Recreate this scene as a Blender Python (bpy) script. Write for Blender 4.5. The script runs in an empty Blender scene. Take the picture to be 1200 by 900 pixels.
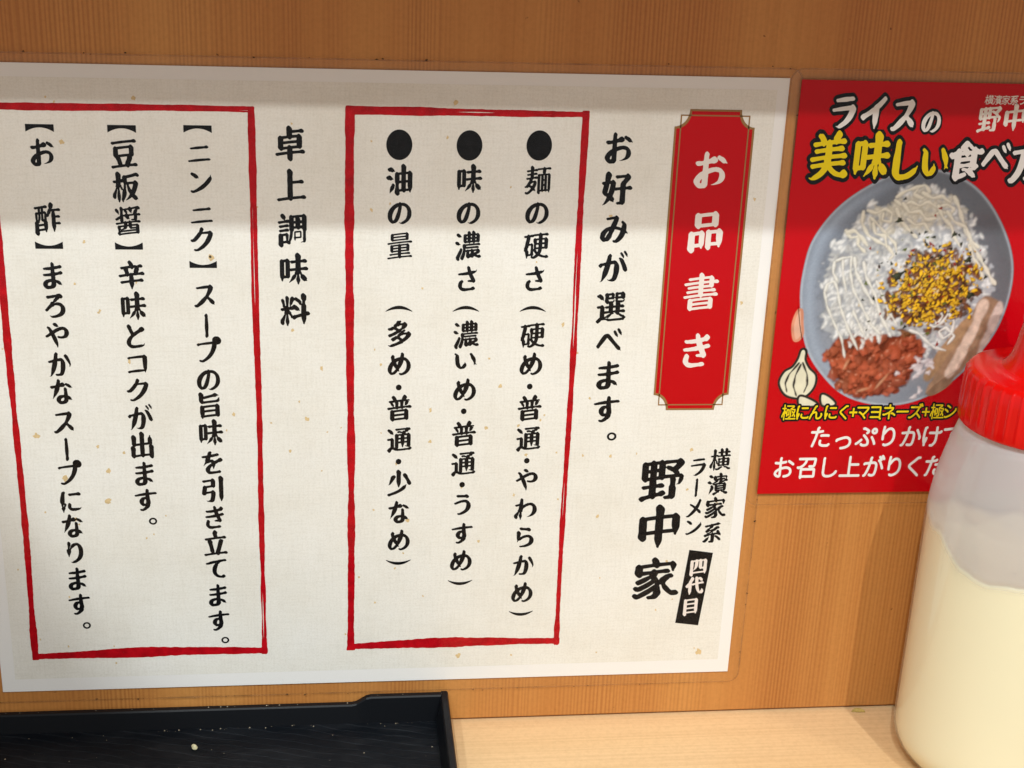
import bpy, bmesh, math, random
import numpy as np
from mathutils import Matrix, Vector

# ================================================================ camera, world, light, exposure
scene = bpy.context.scene
COL = scene.collection
PITCH, YAW, ROLL = 0.36739, 0.12667, 0.04083
CAM = Vector((0.11272, -0.43724, 0.27977))
fwd = Vector((math.sin(YAW)*math.cos(PITCH), math.cos(YAW)*math.cos(PITCH), -math.sin(PITCH)))
rgt = Vector((math.cos(YAW), -math.sin(YAW), 0)); upv = rgt.cross(fwd)
R_ = rgt*math.cos(ROLL) + upv*math.sin(ROLL); U_ = upv*math.cos(ROLL) - rgt*math.sin(ROLL)
cd = bpy.data.cameras.new('camera'); cam = bpy.data.objects.new('camera', cd); COL.objects.link(cam)
cam.matrix_world = Matrix.Translation(CAM) @ Matrix((R_, U_, -fwd)).transposed().to_4x4()
cd.sensor_width = 36.0; cd.lens = 1710.6*36.0/1200.0; cd.clip_start = 0.01; cd.clip_end = 50.0
scene.camera = cam

w = bpy.data.worlds.new('World'); scene.world = w; w.use_nodes = True
bg = w.node_tree.nodes['Background']; bg.inputs[0].default_value = (1.0, 0.97, 0.92, 1); bg.inputs[1].default_value = 0.54

def lamp(name, loc, target, watts, size, colour, cone=None, blend=0.15):
    if cone:
        ld = bpy.data.lights.new(name, 'SPOT'); ld.spot_size = math.radians(cone); ld.spot_blend = blend; ld.shadow_soft_size = size
    else:
        ld = bpy.data.lights.new(name, 'AREA'); ld.shape = 'DISK'; ld.size = size*2
    ld.energy = watts; ld.color = colour
    ob = bpy.data.objects.new(name, ld); COL.objects.link(ob); ob.location = loc
    ob.rotation_euler = (Vector(target)-Vector(loc)).to_track_quat('-Z', 'Y').to_euler()
    return ob
# unseen downlights in two rows; spot cone edges stand in for a person's shadow
def reach(loc, target, edge):                            # cone that ends at a given point
    a = Vector(target)-Vector(loc); b = Vector(edge)-Vector(loc); return 2*math.degrees(a.angle(b))
LA, LB, LC = (1.15, -1.00, 1.325), (-0.10, -1.00, 1.325), (-0.38, -1.00, 1.325)
lamp('unseen_ceiling_lamp', LA, (0.42, 0, 0.25), 25, 0.085, (1.0, 0.90, 0.74), reach(LA, (0.42, 0, 0.25), (0.122, 0, -0.005)), 0.12)
lamp('unseen_ceiling_lamp', LB, (0.21, 0, 0.26), 40, 0.012, (0.90, 0.98, 1.0), reach(LB, (0.21, 0, 0.26), (0.030, 0, 0.010)), 0.03)
lamp('unseen_ceiling_lamp', LC, (0.24, 0, 0.30), 26, 0.012, (0.90, 0.98, 1.0), reach(LC, (0.24, 0, 0.30), (0.052, 0, 0.004)), 0.04)  # added lamp, cone cut to give a second shadow edge at lower left
lamp('unseen_ceiling_lamp', (0.55, -1.35, 1.35), (0.2, 0, 0.05), 13, 0.012, (0.97, 0.98, 0.95))
scene.view_settings.view_transform = 'Standard'; scene.view_settings.look = 'None'
scene.view_settings.exposure = 0.0; scene.view_settings.gamma = 1.0; scene.view_settings.use_curve_mapping = False
scene.cycles.use_denoising = True
scene.cycles.max_bounces = 10; scene.cycles.transparent_max_bounces = 16

# ================================================================ helpers
def tag(o, label=None, cat=None, group=None, kind=None):
    for k, v in (('label', label), ('category', cat), ('group', group), ('kind', kind)):
        if v: o[k] = v
    return o
def empty(name, loc):
    o = bpy.data.objects.new(name, None); COL.objects.link(o); o.location = loc; o.empty_display_size = 0.01; return o
def mesh_obj(name, V, F, mat, parent=None, smooth=False, colours=None):
    """V in world metres; the object sits at its parent's base"""
    base = np.zeros(3); p = parent
    while p is not None: base = base + np.array(p.location); p = p.parent
    V = np.asarray(V, float).reshape(-1, 3)
    me = bpy.data.meshes.new(name); me.from_pydata((V-base).tolist(), [], [tuple(map(int, f)) for f in F]); me.update()
    if smooth: me.polygons.foreach_set('use_smooth', [True]*len(me.polygons))
    if colours is not None:
        a = me.color_attributes.new('print', 'FLOAT_COLOR', 'POINT')
        a.data.foreach_set('color', np.c_[colours, np.ones(len(colours))].astype(np.float32).ravel())
    me.materials.append(mat)
    o = bpy.data.objects.new(name, me); COL.objects.link(o); o.parent = parent
    return o
def box_vf(x0, x1, y0, y1, z0, z1):
    V = [(x, y, z) for z in (z0, z1) for y in (y0, y1) for x in (x0, x1)]
    return V, [(0,2,3,1), (4,5,7,6), (0,1,5,4), (2,6,7,3), (0,4,6,2), (1,3,7,5)]
def bevel(o, width, segs=2):
    bm = bmesh.new(); bm.from_mesh(o.data)
    bmesh.ops.remove_doubles(bm, verts=bm.verts, dist=1e-7)
    bmesh.ops.recalc_face_normals(bm, faces=bm.faces)
    bmesh.ops.bevel(bm, geom=bm.edges[:], offset=width, segments=segs, affect='EDGES', clamp_overlap=True)
    bm.to_mesh(o.data); bm.free(); return o
def lathe_vf(profile, cx, cy, cz, n=96, rfun=None):
    V = []; F = []
    for j, (r, z) in enumerate(profile):
        for i in range(n):
            a = 2*math.pi*i/n; rr = r if rfun is None else rfun(r, z, a, j)
            V.append((cx+rr*math.cos(a), cy+rr*math.sin(a), cz+z))
    for j in range(len(profile)-1):
        for i in range(n):
            k = (i+1) % n; F.append((j*n+i, j*n+k, (j+1)*n+k, (j+1)*n+i))
    return V, F

# ---------------------------------------------------------------- node materials
def new_mat(name):
    m = bpy.data.materials.new(name); m.use_nodes = True; nt = m.node_tree
    return m, nt, nt.nodes['Principled BSDF']
def N(nt, kind, **kw):
    n = nt.nodes.new(kind)
    for k, v in kw.items():
        if k in n.inputs: n.inputs[k].default_value = v
        else: setattr(n, k, v)
    return n
def coords(nt, scale):
    tc = N(nt, 'ShaderNodeNewGeometry'); mp = N(nt, 'ShaderNodeMapping'); mp.inputs['Scale'].default_value = scale
    nt.links.new(tc.outputs['Position'], mp.inputs['Vector']); return mp.outputs['Vector']
def noise(nt, scale, detail=3, rough=0.55, dist=0.0):
    n = N(nt, 'ShaderNodeTexNoise'); n.inputs['Scale'].default_value = 1.0; n.inputs['Detail'].default_value = detail
    n.inputs['Roughness'].default_value = rough; n.inputs['Distortion'].default_value = dist
    nt.links.new(coords(nt, scale), n.inputs['Vector']); return n.outputs['Fac']
def ramp(nt, fac, stops):
    r = N(nt, 'ShaderNodeValToRGB'); e = r.color_ramp.elements
    while len(e) < len(stops): e.new(0.5)
    for el, (p, c) in zip(e, stops): el.position = p; el.color = (*c, 1) if len(c) == 3 else c
    nt.links.new(fac, r.inputs['Fac']); return r.outputs['Color']
def mix(nt, a, b, fac, mode='MIX'):
    m = N(nt, 'ShaderNodeMix', data_type='RGBA', blend_type=mode)
    for sock, v in ((m.inputs[0], fac), (m.inputs[6], a), (m.inputs[7], b)):
        if isinstance(v, (int, float)): sock.default_value = v
        elif isinstance(v, tuple): sock.default_value = (*v, 1)
        else: nt.links.new(v, sock)
    return m.outputs[2]
def bump(nt, height, strength, distance):
    b = N(nt, 'ShaderNodeBump'); b.inputs['Strength'].default_value = strength; b.inputs['Distance'].default_value = distance
    nt.links.new(height, b.inputs['Height']); return b.outputs['Normal']
def gloss_fac(nt, f0, f90):
    # reflectance by angle, the same from both sides of a thin sheet
    lw = N(nt, 'ShaderNodeLayerWeight'); lw.inputs['Blend'].default_value = 0.5
    pw = N(nt, 'ShaderNodeMath', operation='POWER'); nt.links.new(lw.outputs['Facing'], pw.inputs[0]); pw.inputs[1].default_value = 5.0
    mr = N(nt, 'ShaderNodeMapRange'); mr.inputs['To Min'].default_value = f0; mr.inputs['To Max'].default_value = f90
    nt.links.new(pw.outputs[0], mr.inputs['Value']); return mr.outputs[0]
def plain(name, colour, rough=0.5, spec=0.5, vary=0.0, vscale=200.0):
    m, nt, p = new_mat(name); p.inputs['Roughness'].default_value = rough; p.inputs['Specular IOR Level'].default_value = spec
    if vary:
        f = noise(nt, (vscale,)*3, 4)
        nt.links.new(ramp(nt, f, [(0.3, tuple(c*(1-vary) for c in colour)), (0.7, tuple(min(1, c*(1+vary)) for c in colour))]), p.inputs['Base Color'])
    else: p.inputs['Base Color'].default_value = (*colour, 1)
    return m

def wood(name, lo, hi, line, along, fine, rough, flecks=True, lines=0.6):
    """straight-grained softwood; along = axis of the grain; thin dark latewood lines, crowded in some bands"""
    m, nt, p = new_mat(name)
    def sc(a, c): return tuple(c if i == along else a for i in range(3))
    broad = noise(nt, sc(24, 0.9), 3, 0.5)
    crowd = noise(nt, sc(42, 0.7), 2, 0.5)
    warp = noise(nt, sc(30, 0.8), 3, 0.55)
    wv = N(nt, 'ShaderNodeTexWave', wave_type='BANDS', bands_direction='XYZ'[0 if along == 2 else 1]); wv.inputs['Scale'].default_value = 1.0; wv.inputs['Detail'].default_value = 2.0; wv.inputs['Detail Roughness'].default_value = 0.6
    wv.inputs['Distortion'].default_value = 11.0; wv.inputs['Detail Scale'].default_value = 0.35
    nt.links.new(coords(nt, sc(fine, 3.0)), wv.inputs['Vector']); grain = wv.outputs['Fac']
    hair = noise(nt, sc(900, 7.0), 2, 0.6)
    mott = noise(nt, (650, 650, 650), 3, 0.65)
    col = mix(nt, lo, hi, ramp(nt, broad, [(0.32, (0,0,0)), (0.68, (1,1,1))]))
    g = ramp(nt, grain, [(0.10, (1,1,1)), (0.75, (0,0,0))])
    cr = ramp(nt, crowd, [(0.40, (0.10,)*3), (0.60, (1,1,1))])
    col = mix(nt, col, line, mix(nt, (0,0,0), mix(nt, g, cr, 1.0, 'MULTIPLY'), lines))
    col = mix(nt, col, (0.84,0.80,0.74), mix(nt, (0,0,0), ramp(nt, hair, [(0.42,(0,0,0)), (0.66,(1,1,1))]), 0.45), 'MULTIPLY')
    col = mix(nt, col, (0.80,0.76,0.70), mix(nt, (0,0,0), ramp(nt, mott, [(0.42,(0,0,0)), (0.70,(1,1,1))]), 0.38), 'MULTIPLY')
    if flecks:
        v = noise(nt, (330,330,330), 2, 0.5)
        col = mix(nt, col, tuple(c*0.30 for c in line), mix(nt, (0,0,0), ramp(nt, v, [(0.735,(0,0,0)), (0.765,(1,1,1))]), 0.7))
    nt.links.new(col, p.inputs['Base Color'])
    p.inputs['Roughness'].default_value = rough; p.inputs['Specular IOR Level'].default_value = 0.3
    nt.links.new(bump(nt, hair, 0.10, 0.0002), p.inputs['Normal'])
    return m
M = {}
M['wall_wood'] = wood('wall_wood', (0.490,0.192,0.047), (0.610,0.285,0.080), (0.31,0.095,0.024), 2, 230, 0.42, True, 0.42)
M['counter_wood'] = wood('counter_wood', (0.78,0.525,0.275), (0.81,0.57,0.315), (0.70,0.45,0.22), 0, 90, 0.33, False, 0.05)
M['shelf_wood'] = wood('shelf_wood', (0.46,0.14,0.040), (0.53,0.18,0.055), (0.35,0.10,0.03), 0, 200, 0.5, False)

# printed cream ground: woven cloth look, soft mottling
m, nt, p = new_mat('printed_cloth_ground')
th = noise(nt, (1300, 1, 110), 3, 0.6); tv = noise(nt, (110, 1, 1300), 3, 0.6); blot = noise(nt, (32, 1, 32), 4, 0.6); fine = noise(nt, (1500, 1, 1500), 2, 0.6)
c = ramp(nt, blot, [(0.30, (0.785,0.760,0.690)), (0.50, (0.825,0.808,0.750)), (0.72, (0.842,0.830,0.785))])
c = mix(nt, c, (0.80,0.79,0.77), mix(nt, (0,0,0), ramp(nt, th, [(0.46,(0,0,0)), (0.74,(1,1,1))]), 0.26), 'MULTIPLY')
c = mix(nt, c, (0.80,0.79,0.77), mix(nt, (0,0,0), ramp(nt, tv, [(0.46,(0,0,0)), (0.74,(1,1,1))]), 0.26), 'MULTIPLY')
c = mix(nt, c, (0.88,0.87,0.84), mix(nt, (0,0,0), ramp(nt, fine, [(0.45,(0,0,0)), (0.65,(1,1,1))]), 0.5), 'MULTIPLY')
nt.links.new(c, p.inputs['Base Color']); p.inputs['Roughness'].default_value = 0.9; p.inputs['Specular IOR Level'].default_value = 0.0
M['ground_print'] = m
M['white_paper'] = plain('white_paper', (0.83,0.82,0.80), 0.9, 0.0)
M['ink'] = plain('black_ink', (0.008,0.008,0.009), 0.9, 0.0, 0.35, 500)
M['red_brush'] = plain('red_brush_ink', (0.44,0.004,0.010), 0.9, 0.0, 0.22, 330)
M['plaque_red'] = plain('plaque_red_ink', (0.50,0.0015,0.006), 0.9, 0.0)
M['gold'] = plain('dull_gold_ink', (0.30,0.165,0.060), 0.9, 0.0)
M['pale_ink'] = plain('pale_pink_white_ink', (0.78,0.71,0.66), 0.9, 0.0)
M['poster_red'] = plain('poster_red_ink', (0.52,0.0015,0.006), 0.9, 0.0)
M['poster_white'] = plain('poster_white_ink', (0.80,0.78,0.75), 0.9, 0.0)
M['poster_yellow'] = plain('poster_yellow_ink', (0.78,0.60,0.010), 0.9, 0.0)
M['logo_cream'] = plain('logo_cream_ink', (0.80,0.75,0.68), 0.9, 0.0, 0.12, 900)
M['stain'] = plain('foxing_stain', (0.66,0.50,0.27), 0.9, 0.0, 0.12, 900)
M['dirt'] = plain('dark_grime', (0.055,0.030,0.015), 0.8, 0.2)
# clear laminating film
m, nt, p = new_mat('laminating_film'); nt.nodes.remove(p)
tr = N(nt, 'ShaderNodeBsdfTransparent'); gl = N(nt, 'ShaderNodeBsdfGlossy'); gl.inputs['Roughness'].default_value = 0.10
tr.inputs['Color'].default_value = (0.995,0.995,0.995,1)
ms = N(nt, 'ShaderNodeMixShader'); nt.links.new(gloss_fac(nt, 0.011, 0.35), ms.inputs[0]); nt.links.new(tr.outputs[0], ms.inputs[1]); nt.links.new(gl.outputs[0], ms.inputs[2])
nt.links.new(ms.outputs[0], nt.nodes['Material Output'].inputs['Surface']); M['film'] = m
fb = noise(nt, (26, 1, 20), 2, 0.5); nt.links.new(bump(nt, fb, 0.12, 0.002), gl.inputs['Normal'])
# sealed rim of the film, a little milky and grimy
m, nt, p = new_mat('film_rim')
tr = N(nt, 'ShaderNodeBsdfTransparent'); ms = N(nt, 'ShaderNodeMixShader')
nt.links.new(ramp(nt, noise(nt, (140, 1, 140), 3, 0.6), [(0.35,(0.26,0.15,0.08)), (0.62,(0.10,0.05,0.02))]), p.inputs['Base Color']); p.inputs['Roughness'].default_value = 0.4
nt.links.new(ramp(nt, noise(nt, (90, 1, 90), 3, 0.6), [(0.35,(0.06,)*3), (0.75,(0.50,)*3)]), ms.inputs[0])
nt.links.new(tr.outputs[0], ms.inputs[1]); nt.links.new(p.outputs[0], ms.inputs[2])
nt.links.new(ms.outputs[0], nt.nodes['Material Output'].inputs['Surface']); M['film_rim'] = m
# printed picture: the colours of the print itself
m, nt, p = new_mat('picture_print'); at = N(nt, 'ShaderNodeVertexColor'); at.layer_name = 'print'
nt.links.new(at.outputs['Color'], p.inputs['Base Color']); p.inputs['Roughness'].default_value = 0.9; p.inputs['Specular IOR Level'].default_value = 0.0
M['picture'] = m
# bottle
m, nt, p = new_mat('milky_soft_plastic'); nt.nodes.remove(p)
tr = N(nt, 'ShaderNodeBsdfTransparent'); tr.inputs['Color'].default_value = (0.97,0.97,0.97,1)
df = N(nt, 'ShaderNodeBsdfDiffuse'); df.inputs['Color'].default_value = (0.84,0.87,0.90,1)
tl = N(nt, 'ShaderNodeBsdfTranslucent'); tl.inputs['Color'].default_value = (0.86,0.89,0.92,1)
gl = N(nt, 'ShaderNodeBsdfGlossy'); gl.inputs['Roughness'].default_value = 0.07
m1 = N(nt, 'ShaderNodeMixShader'); m1.inputs[0].default_value = 0.5; nt.links.new(df.outputs[0], m1.inputs[1]); nt.links.new(tl.outputs[0], m1.inputs[2])
lw = N(nt, 'ShaderNodeLayerWeight'); lw.inputs['Blend'].default_value = 0.30
mr = N(nt, 'ShaderNodeMapRange'); mr.inputs['To Min'].default_value = 0.66; mr.inputs['To Max'].default_value = 0.86; nt.links.new(lw.outputs['Facing'], mr.inputs['Value'])
wt = N(nt, 'ShaderNodeVertexColor'); wt.layer_name = 'print'                   # 1 where the sauce wets the plastic clear
wm = N(nt, 'ShaderNodeMath', operation='MULTIPLY_ADD'); nt.links.new(wt.outputs['Color'], wm.inputs[0]); wm.inputs[1].default_value = -0.72; wm.inputs[2].default_value = 1.0
om = N(nt, 'ShaderNodeMath', operation='MULTIPLY'); nt.links.new(mr.outputs[0], om.inputs[0]); nt.links.new(wm.outputs[0], om.inputs[1])
m2 = N(nt, 'ShaderNodeMixShader'); nt.links.new(om.outputs[0], m2.inputs[0]); nt.links.new(tr.outputs[0], m2.inputs[1]); nt.links.new(m1.outputs[0], m2.inputs[2])
m3 = N(nt, 'ShaderNodeMixShader'); nt.links.new(gloss_fac(nt, 0.06, 0.7), m3.inputs[0]); nt.links.new(m2.outputs[0], m3.inputs[1]); nt.links.new(gl.outputs[0], m3.inputs[2])
nt.links.new(m3.outputs[0], nt.nodes['Material Output'].inputs['Surface']); M['bottle'] = m
m, nt, p = new_mat('mayonnaise'); p.inputs['Base Color'].default_value = (0.98,0.91,0.62,1); p.inputs['Roughness'].default_value = 0.35
p.inputs['Subsurface Weight'].default_value = 0.0; p.inputs['Subsurface Radius'].default_value = (0.010,0.007,0.003); p.inputs['Subsurface Scale'].default_value = 0.4
M['mayo'] = m
m, nt, p = new_mat('red_cap_plastic'); p.inputs['Base Color'].default_value = (0.66,0.004,0.003,1); p.inputs['Roughness'].default_value = 0.20; p.inputs['Specular IOR Level'].default_value = 0.35
p.inputs['Subsurface Weight'].default_value = 0.0; p.inputs['Subsurface Radius'].default_value = (0.006,0.001,0.001); p.inputs['Subsurface Scale'].default_value = 0.4
M['cap'] = m
# tray
m, nt, p = new_mat('black_tray_plastic'); p.inputs['Base Color'].default_value = (0.006,0.007,0.009,1); p.inputs['Roughness'].default_value = 0.36; p.inputs['Specular IOR Level'].default_value = 0.14
nt.links.new(bump(nt, noise(nt, (900,900,900), 2), 0.10, 0.0002), p.inputs['Normal']); M['tray'] = m
m, nt, p = new_mat('black_tray_grained_floor')
wv = N(nt, 'ShaderNodeTexWave', wave_type='BANDS', bands_direction='Y'); wv.inputs['Scale'].default_value = 1.0; wv.inputs['Distortion'].default_value = 5.0; wv.inputs['Detail'].default_value = 2.0; wv.inputs['Detail Scale'].default_value = 0.8
mp = N(nt, 'ShaderNodeMapping'); mp.inputs['Scale'].default_value = (60, 95, 1); mp.inputs['Rotation'].default_value = (0, 0, 0.42)
gg = N(nt, 'ShaderNodeNewGeometry'); nt.links.new(gg.outputs['Position'], mp.inputs['Vector']); nt.links.new(mp.outputs[0], wv.inputs['Vector'])
ln = ramp(nt, wv.outputs['Fac'], [(0.93,(0,0,0)), (0.995,(1,1,1))])
dust = ramp(nt, noise(nt, (60,160,60), 4, 0.65), [(0.45,(0,0,0)), (0.75,(1,1,1))])
c = mix(nt, (0.004,0.0055,0.008), (0.030,0.036,0.044), mix(nt, (0,0,0), mix(nt, ln, dust, 0.75, 'MULTIPLY'), 0.6))
c = mix(nt, c, (0.05,0.053,0.058), mix(nt, (0,0,0), dust, 0.16)); nt.links.new(c, p.inputs['Base Color'])
p.inputs['Specular IOR Level'].default_value = 0.10; p.inputs['Roughness'].default_value = 0.42; nt.links.new(bump(nt, ln, 0.3, 0.0003), p.inputs['Normal']); M['tray_floor'] = m
M['crumb'] = plain('pale_crumb', (0.72,0.68,0.42), 0.5, 0.4, 0.15, 900)
M['scrap'] = plain('yellow_scrap', (0.50,0.36,0.10), 0.5, 0.4, 0.2, 900)
M['dust'] = plain('pale_specks', (0.50,0.42,0.30), 0.7, 0.3, 0.3, 900)

# ================================================================ the setting
ZC = -0.01767                                           # counter top
V, F = box_vf(-0.45, 0.95, 0.0, 0.02, ZC+0.0007, 0.42)
wall = bevel(mesh_obj('wall', V, F, M['wall_wood']), 0.0006); tag(wall, 'orange brown straight-grained wooden wall panel', kind='structure')
V, F = box_vf(-0.45, 0.95, -0.50, 0.03, ZC-0.03, ZC)
counter = bevel(mesh_obj('counter', V, F, M['counter_wood']), 0.0015); tag(counter, 'pale wooden counter top below the wall', kind='structure')
V, F = box_vf(-0.45, 0.95, -0.12, 0.0, 0.30, 0.32)
shelf = bevel(mesh_obj('shelf', V, F, M['shelf_wood']), 0.0008); tag(shelf, 'wooden shelf board above the notices', kind='structure')
# ---------------------------------------------------------------- lettering
GR = 150            # raster cells per em while the strokes are traced
GPAD = 30
def glyph_raster(ch):
    cu = bpy.data.curves.new('glyph_tmp', 'FONT'); cu.body = ch; cu.size = 1.0
    ob = bpy.data.objects.new('glyph_tmp', cu); bpy.context.scene.collection.objects.link(ob)
    me = bpy.data.meshes.new_from_object(ob.evaluated_get(bpy.context.evaluated_depsgraph_get()))
    me.calc_loop_triangles()
    co = np.array([v.co[:2] for v in me.vertices]); tri = [tuple(t.vertices) for t in me.loop_triangles]
    bpy.data.objects.remove(ob); bpy.data.curves.remove(cu); bpy.data.meshes.remove(me)
    return co, tri
def fill_raster(co, tri, n, off, scale):
    img = np.zeros((n, n), bool)
    P = co * scale + off
    for t in tri:
        a, b, c = P[t[0]], P[t[1]], P[t[2]]
        x0, y0 = np.floor(np.minimum(np.minimum(a, b), c)).astype(int); x1, y1 = np.ceil(np.maximum(np.maximum(a, b), c)).astype(int) + 1
        x0 = max(x0, 0); y0 = max(y0, 0); x1 = min(x1, n); y1 = min(y1, n)
        if x1 <= x0 or y1 <= y0: continue
        X, Y = np.meshgrid(np.arange(x0, x1), np.arange(y0, y1))
        d = (b[0]-a[0])*(c[1]-a[1]) - (b[1]-a[1])*(c[0]-a[0])
        if abs(d) < 1e-9: continue
        u = ((X-a[0])*(c[1]-a[1]) - (Y-a[1])*(c[0]-a[0])) / d
        v = ((b[0]-a[0])*(Y-a[1]) - (b[1]-a[1])*(X-a[0])) / d
        img[y0:y1, x0:x1] |= (u >= -1e-6) & (v >= -1e-6) & (u+v <= 1+1e-6)
    return img
def thin(img):
    I = np.pad(img, 1).astype(np.uint8)
    while True:
        ch = False
        for step in (0, 1):
            n = [np.roll(I, s, (0, 1)) for s in ((-1,0),(-1,-1),(0,-1),(1,-1),(1,0),(1,1),(0,1),(-1,1))]
            B = sum(x.astype(int) for x in n)
            A = sum(((n[i] == 0) & (n[(i+1) % 8] == 1)).astype(int) for i in range(8))
            if step == 0: c = (n[0]*n[2]*n[4] == 0) & (n[2]*n[4]*n[6] == 0)
            else: c = (n[0]*n[2]*n[6] == 0) & (n[0]*n[4]*n[6] == 0)
            m = (I == 1) & (B >= 2) & (B <= 6) & (A == 1) & c
            if m.any(): I[m] = 0; ch = True
        if not ch: break
    return I[1:-1, 1:-1].astype(bool)
def trace(sk, prune):
    pts = set(map(tuple, np.argwhere(sk)))          # (y, x)
    def nb(p):
        y, x = p
        four = [(y+1,x),(y-1,x),(y,x+1),(y,x-1)]
        r = [q for q in four if q in pts]
        for dy, dx in ((1,1),(1,-1),(-1,1),(-1,-1)):
            q = (y+dy, x+dx)
            if q in pts and (y+dy, x) not in pts and (y, x+dx) not in pts: r.append(q)
        return r
    for rnd in range(2):
        deg = {p: len(nb(p)) for p in pts}
        nodes = {p for p in pts if deg[p] != 2}
        segs = []; used = set()
        for n0 in nodes:
            for q in nb(n0):
                if (n0, q) in used: continue
                path = [n0, q]; used.add((n0, q))
                while path[-1] not in nodes:
                    nx = [r for r in nb(path[-1]) if r != path[-2]]
                    if not nx: break
                    path.append(nx[0])
                used.add((path[-1], path[-2])); segs.append(path)
        seen = set(p for s in segs for p in s)
        for p in pts:                                # closed loops
            if p in seen: continue
            path = [p]; seen.add(p); cur = p
            while True:
                nx = [r for r in nb(cur) if r not in seen]
                if not nx: break
                cur = nx[0]; seen.add(cur); path.append(cur)
            if len(path) > 3: path.append(p); segs.append(path)
        if rnd == 0:
            for s in segs:                           # prune small spurs
                e0, e1 = deg.get(s[0], 2), deg.get(s[-1], 2)
                if len(s) < prune and ((e0 == 1) != (e1 == 1)):
                    drop = s[:-1] if e0 == 1 else s[1:]
                    for p in drop: pts.discard(p)
    return [np.array(s, float)[:, ::-1] for s in segs]
def join_strokes(segs, tol):
    segs = [s for s in segs if len(s) > 1]
    # merge ends that meet around the same junction and run straight on
    changed = True
    def end_dir(s, e, k=9):
        k = min(k, len(s)-1)
        d = (s[0]-s[k]) if e == 0 else (s[-1]-s[-1-k])
        return d/(np.linalg.norm(d)+1e-9)
    while changed:
        changed = False; best = None
        E = [(i, e, s[0] if e == 0 else s[-1], end_dir(s, e)) for i, s in enumerate(segs) for e in (0, 1)]
        for a in range(len(E)):
            for b in range(a+1, len(E)):
                if E[a][0] == E[b][0]: continue
                if np.linalg.norm(E[a][2]-E[b][2]) > tol: continue
                c = -(E[a][3]@E[b][3])
                if c > 0.80 and (best is None or c > best[0]): best = (c, E[a], E[b])
        if best:
            _, A, B = best
            sa = segs[A[0]] if A[1] == 1 else segs[A[0]][::-1]
            sb = segs[B[0]] if B[1] == 0 else segs[B[0]][::-1]
            new = np.vstack([sa, sb])
            segs = [s for i, s in enumerate(segs) if i not in (A[0], B[0])] + [new]
            changed = True
    # two ends left alone at one point are a corner: keep them in one stroke
    return segs
def resample(p, step):
    d = np.r_[0, np.cumsum(np.linalg.norm(np.diff(p, axis=0), axis=1))]
    n = max(3, int(round(d[-1]/step))+1); t = np.linspace(0, d[-1], n)
    return np.stack([np.interp(t, d, p[:, 0]), np.interp(t, d, p[:, 1])], 1)
def smooth(p, sig):
    closed = np.linalg.norm(p[0]-p[-1]) < 1.5 and len(p) > 20
    k = int(3*sig); w = np.exp(-0.5*(np.arange(-k, k+1)/sig)**2); w /= w.sum()
    if closed: q = np.vstack([p[-k-1:-1], p, p[1:k+1]])
    else:
        q = np.vstack([2*p[0]-p[1:k+1][::-1], p, 2*p[-1]-p[-k-1:-1][::-1]]) if len(p) > k+1 else None
    if q is None: return p
    return np.stack([np.convolve(q[:, i], w, 'valid') for i in (0, 1)], 1)
_strokes = {}
def strokes_of(ch):
    """centre lines of the strokes of one character, in em units, centred on its cell, and the ink length"""
    if ch in _strokes: return _strokes[ch]
    co, tri = glyph_raster(ch)
    s = GR / EM
    off = np.array([GPAD, GPAD]) - np.array([0.0, BASE]) * s
    img = fill_raster(co, tri, GR+2*GPAD, off, s)
    segs = join_strokes(trace(thin(img), 7), 6.5)
    out = []
    for p in segs:
        p = resample(p, 1.0)
        if len(p) < 4: continue
        p = smooth(p, 2.0)
        q = (p - GPAD) / GR - 0.5
        out.append(q)
    L = sum(np.linalg.norm(np.diff(q, axis=0), axis=1).sum() for q in out)
    _strokes[ch] = (out, L)
    return _strokes[ch]
FN = 88              # field cells across 1.3 em
FS = 1.3
_fields = {}
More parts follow.
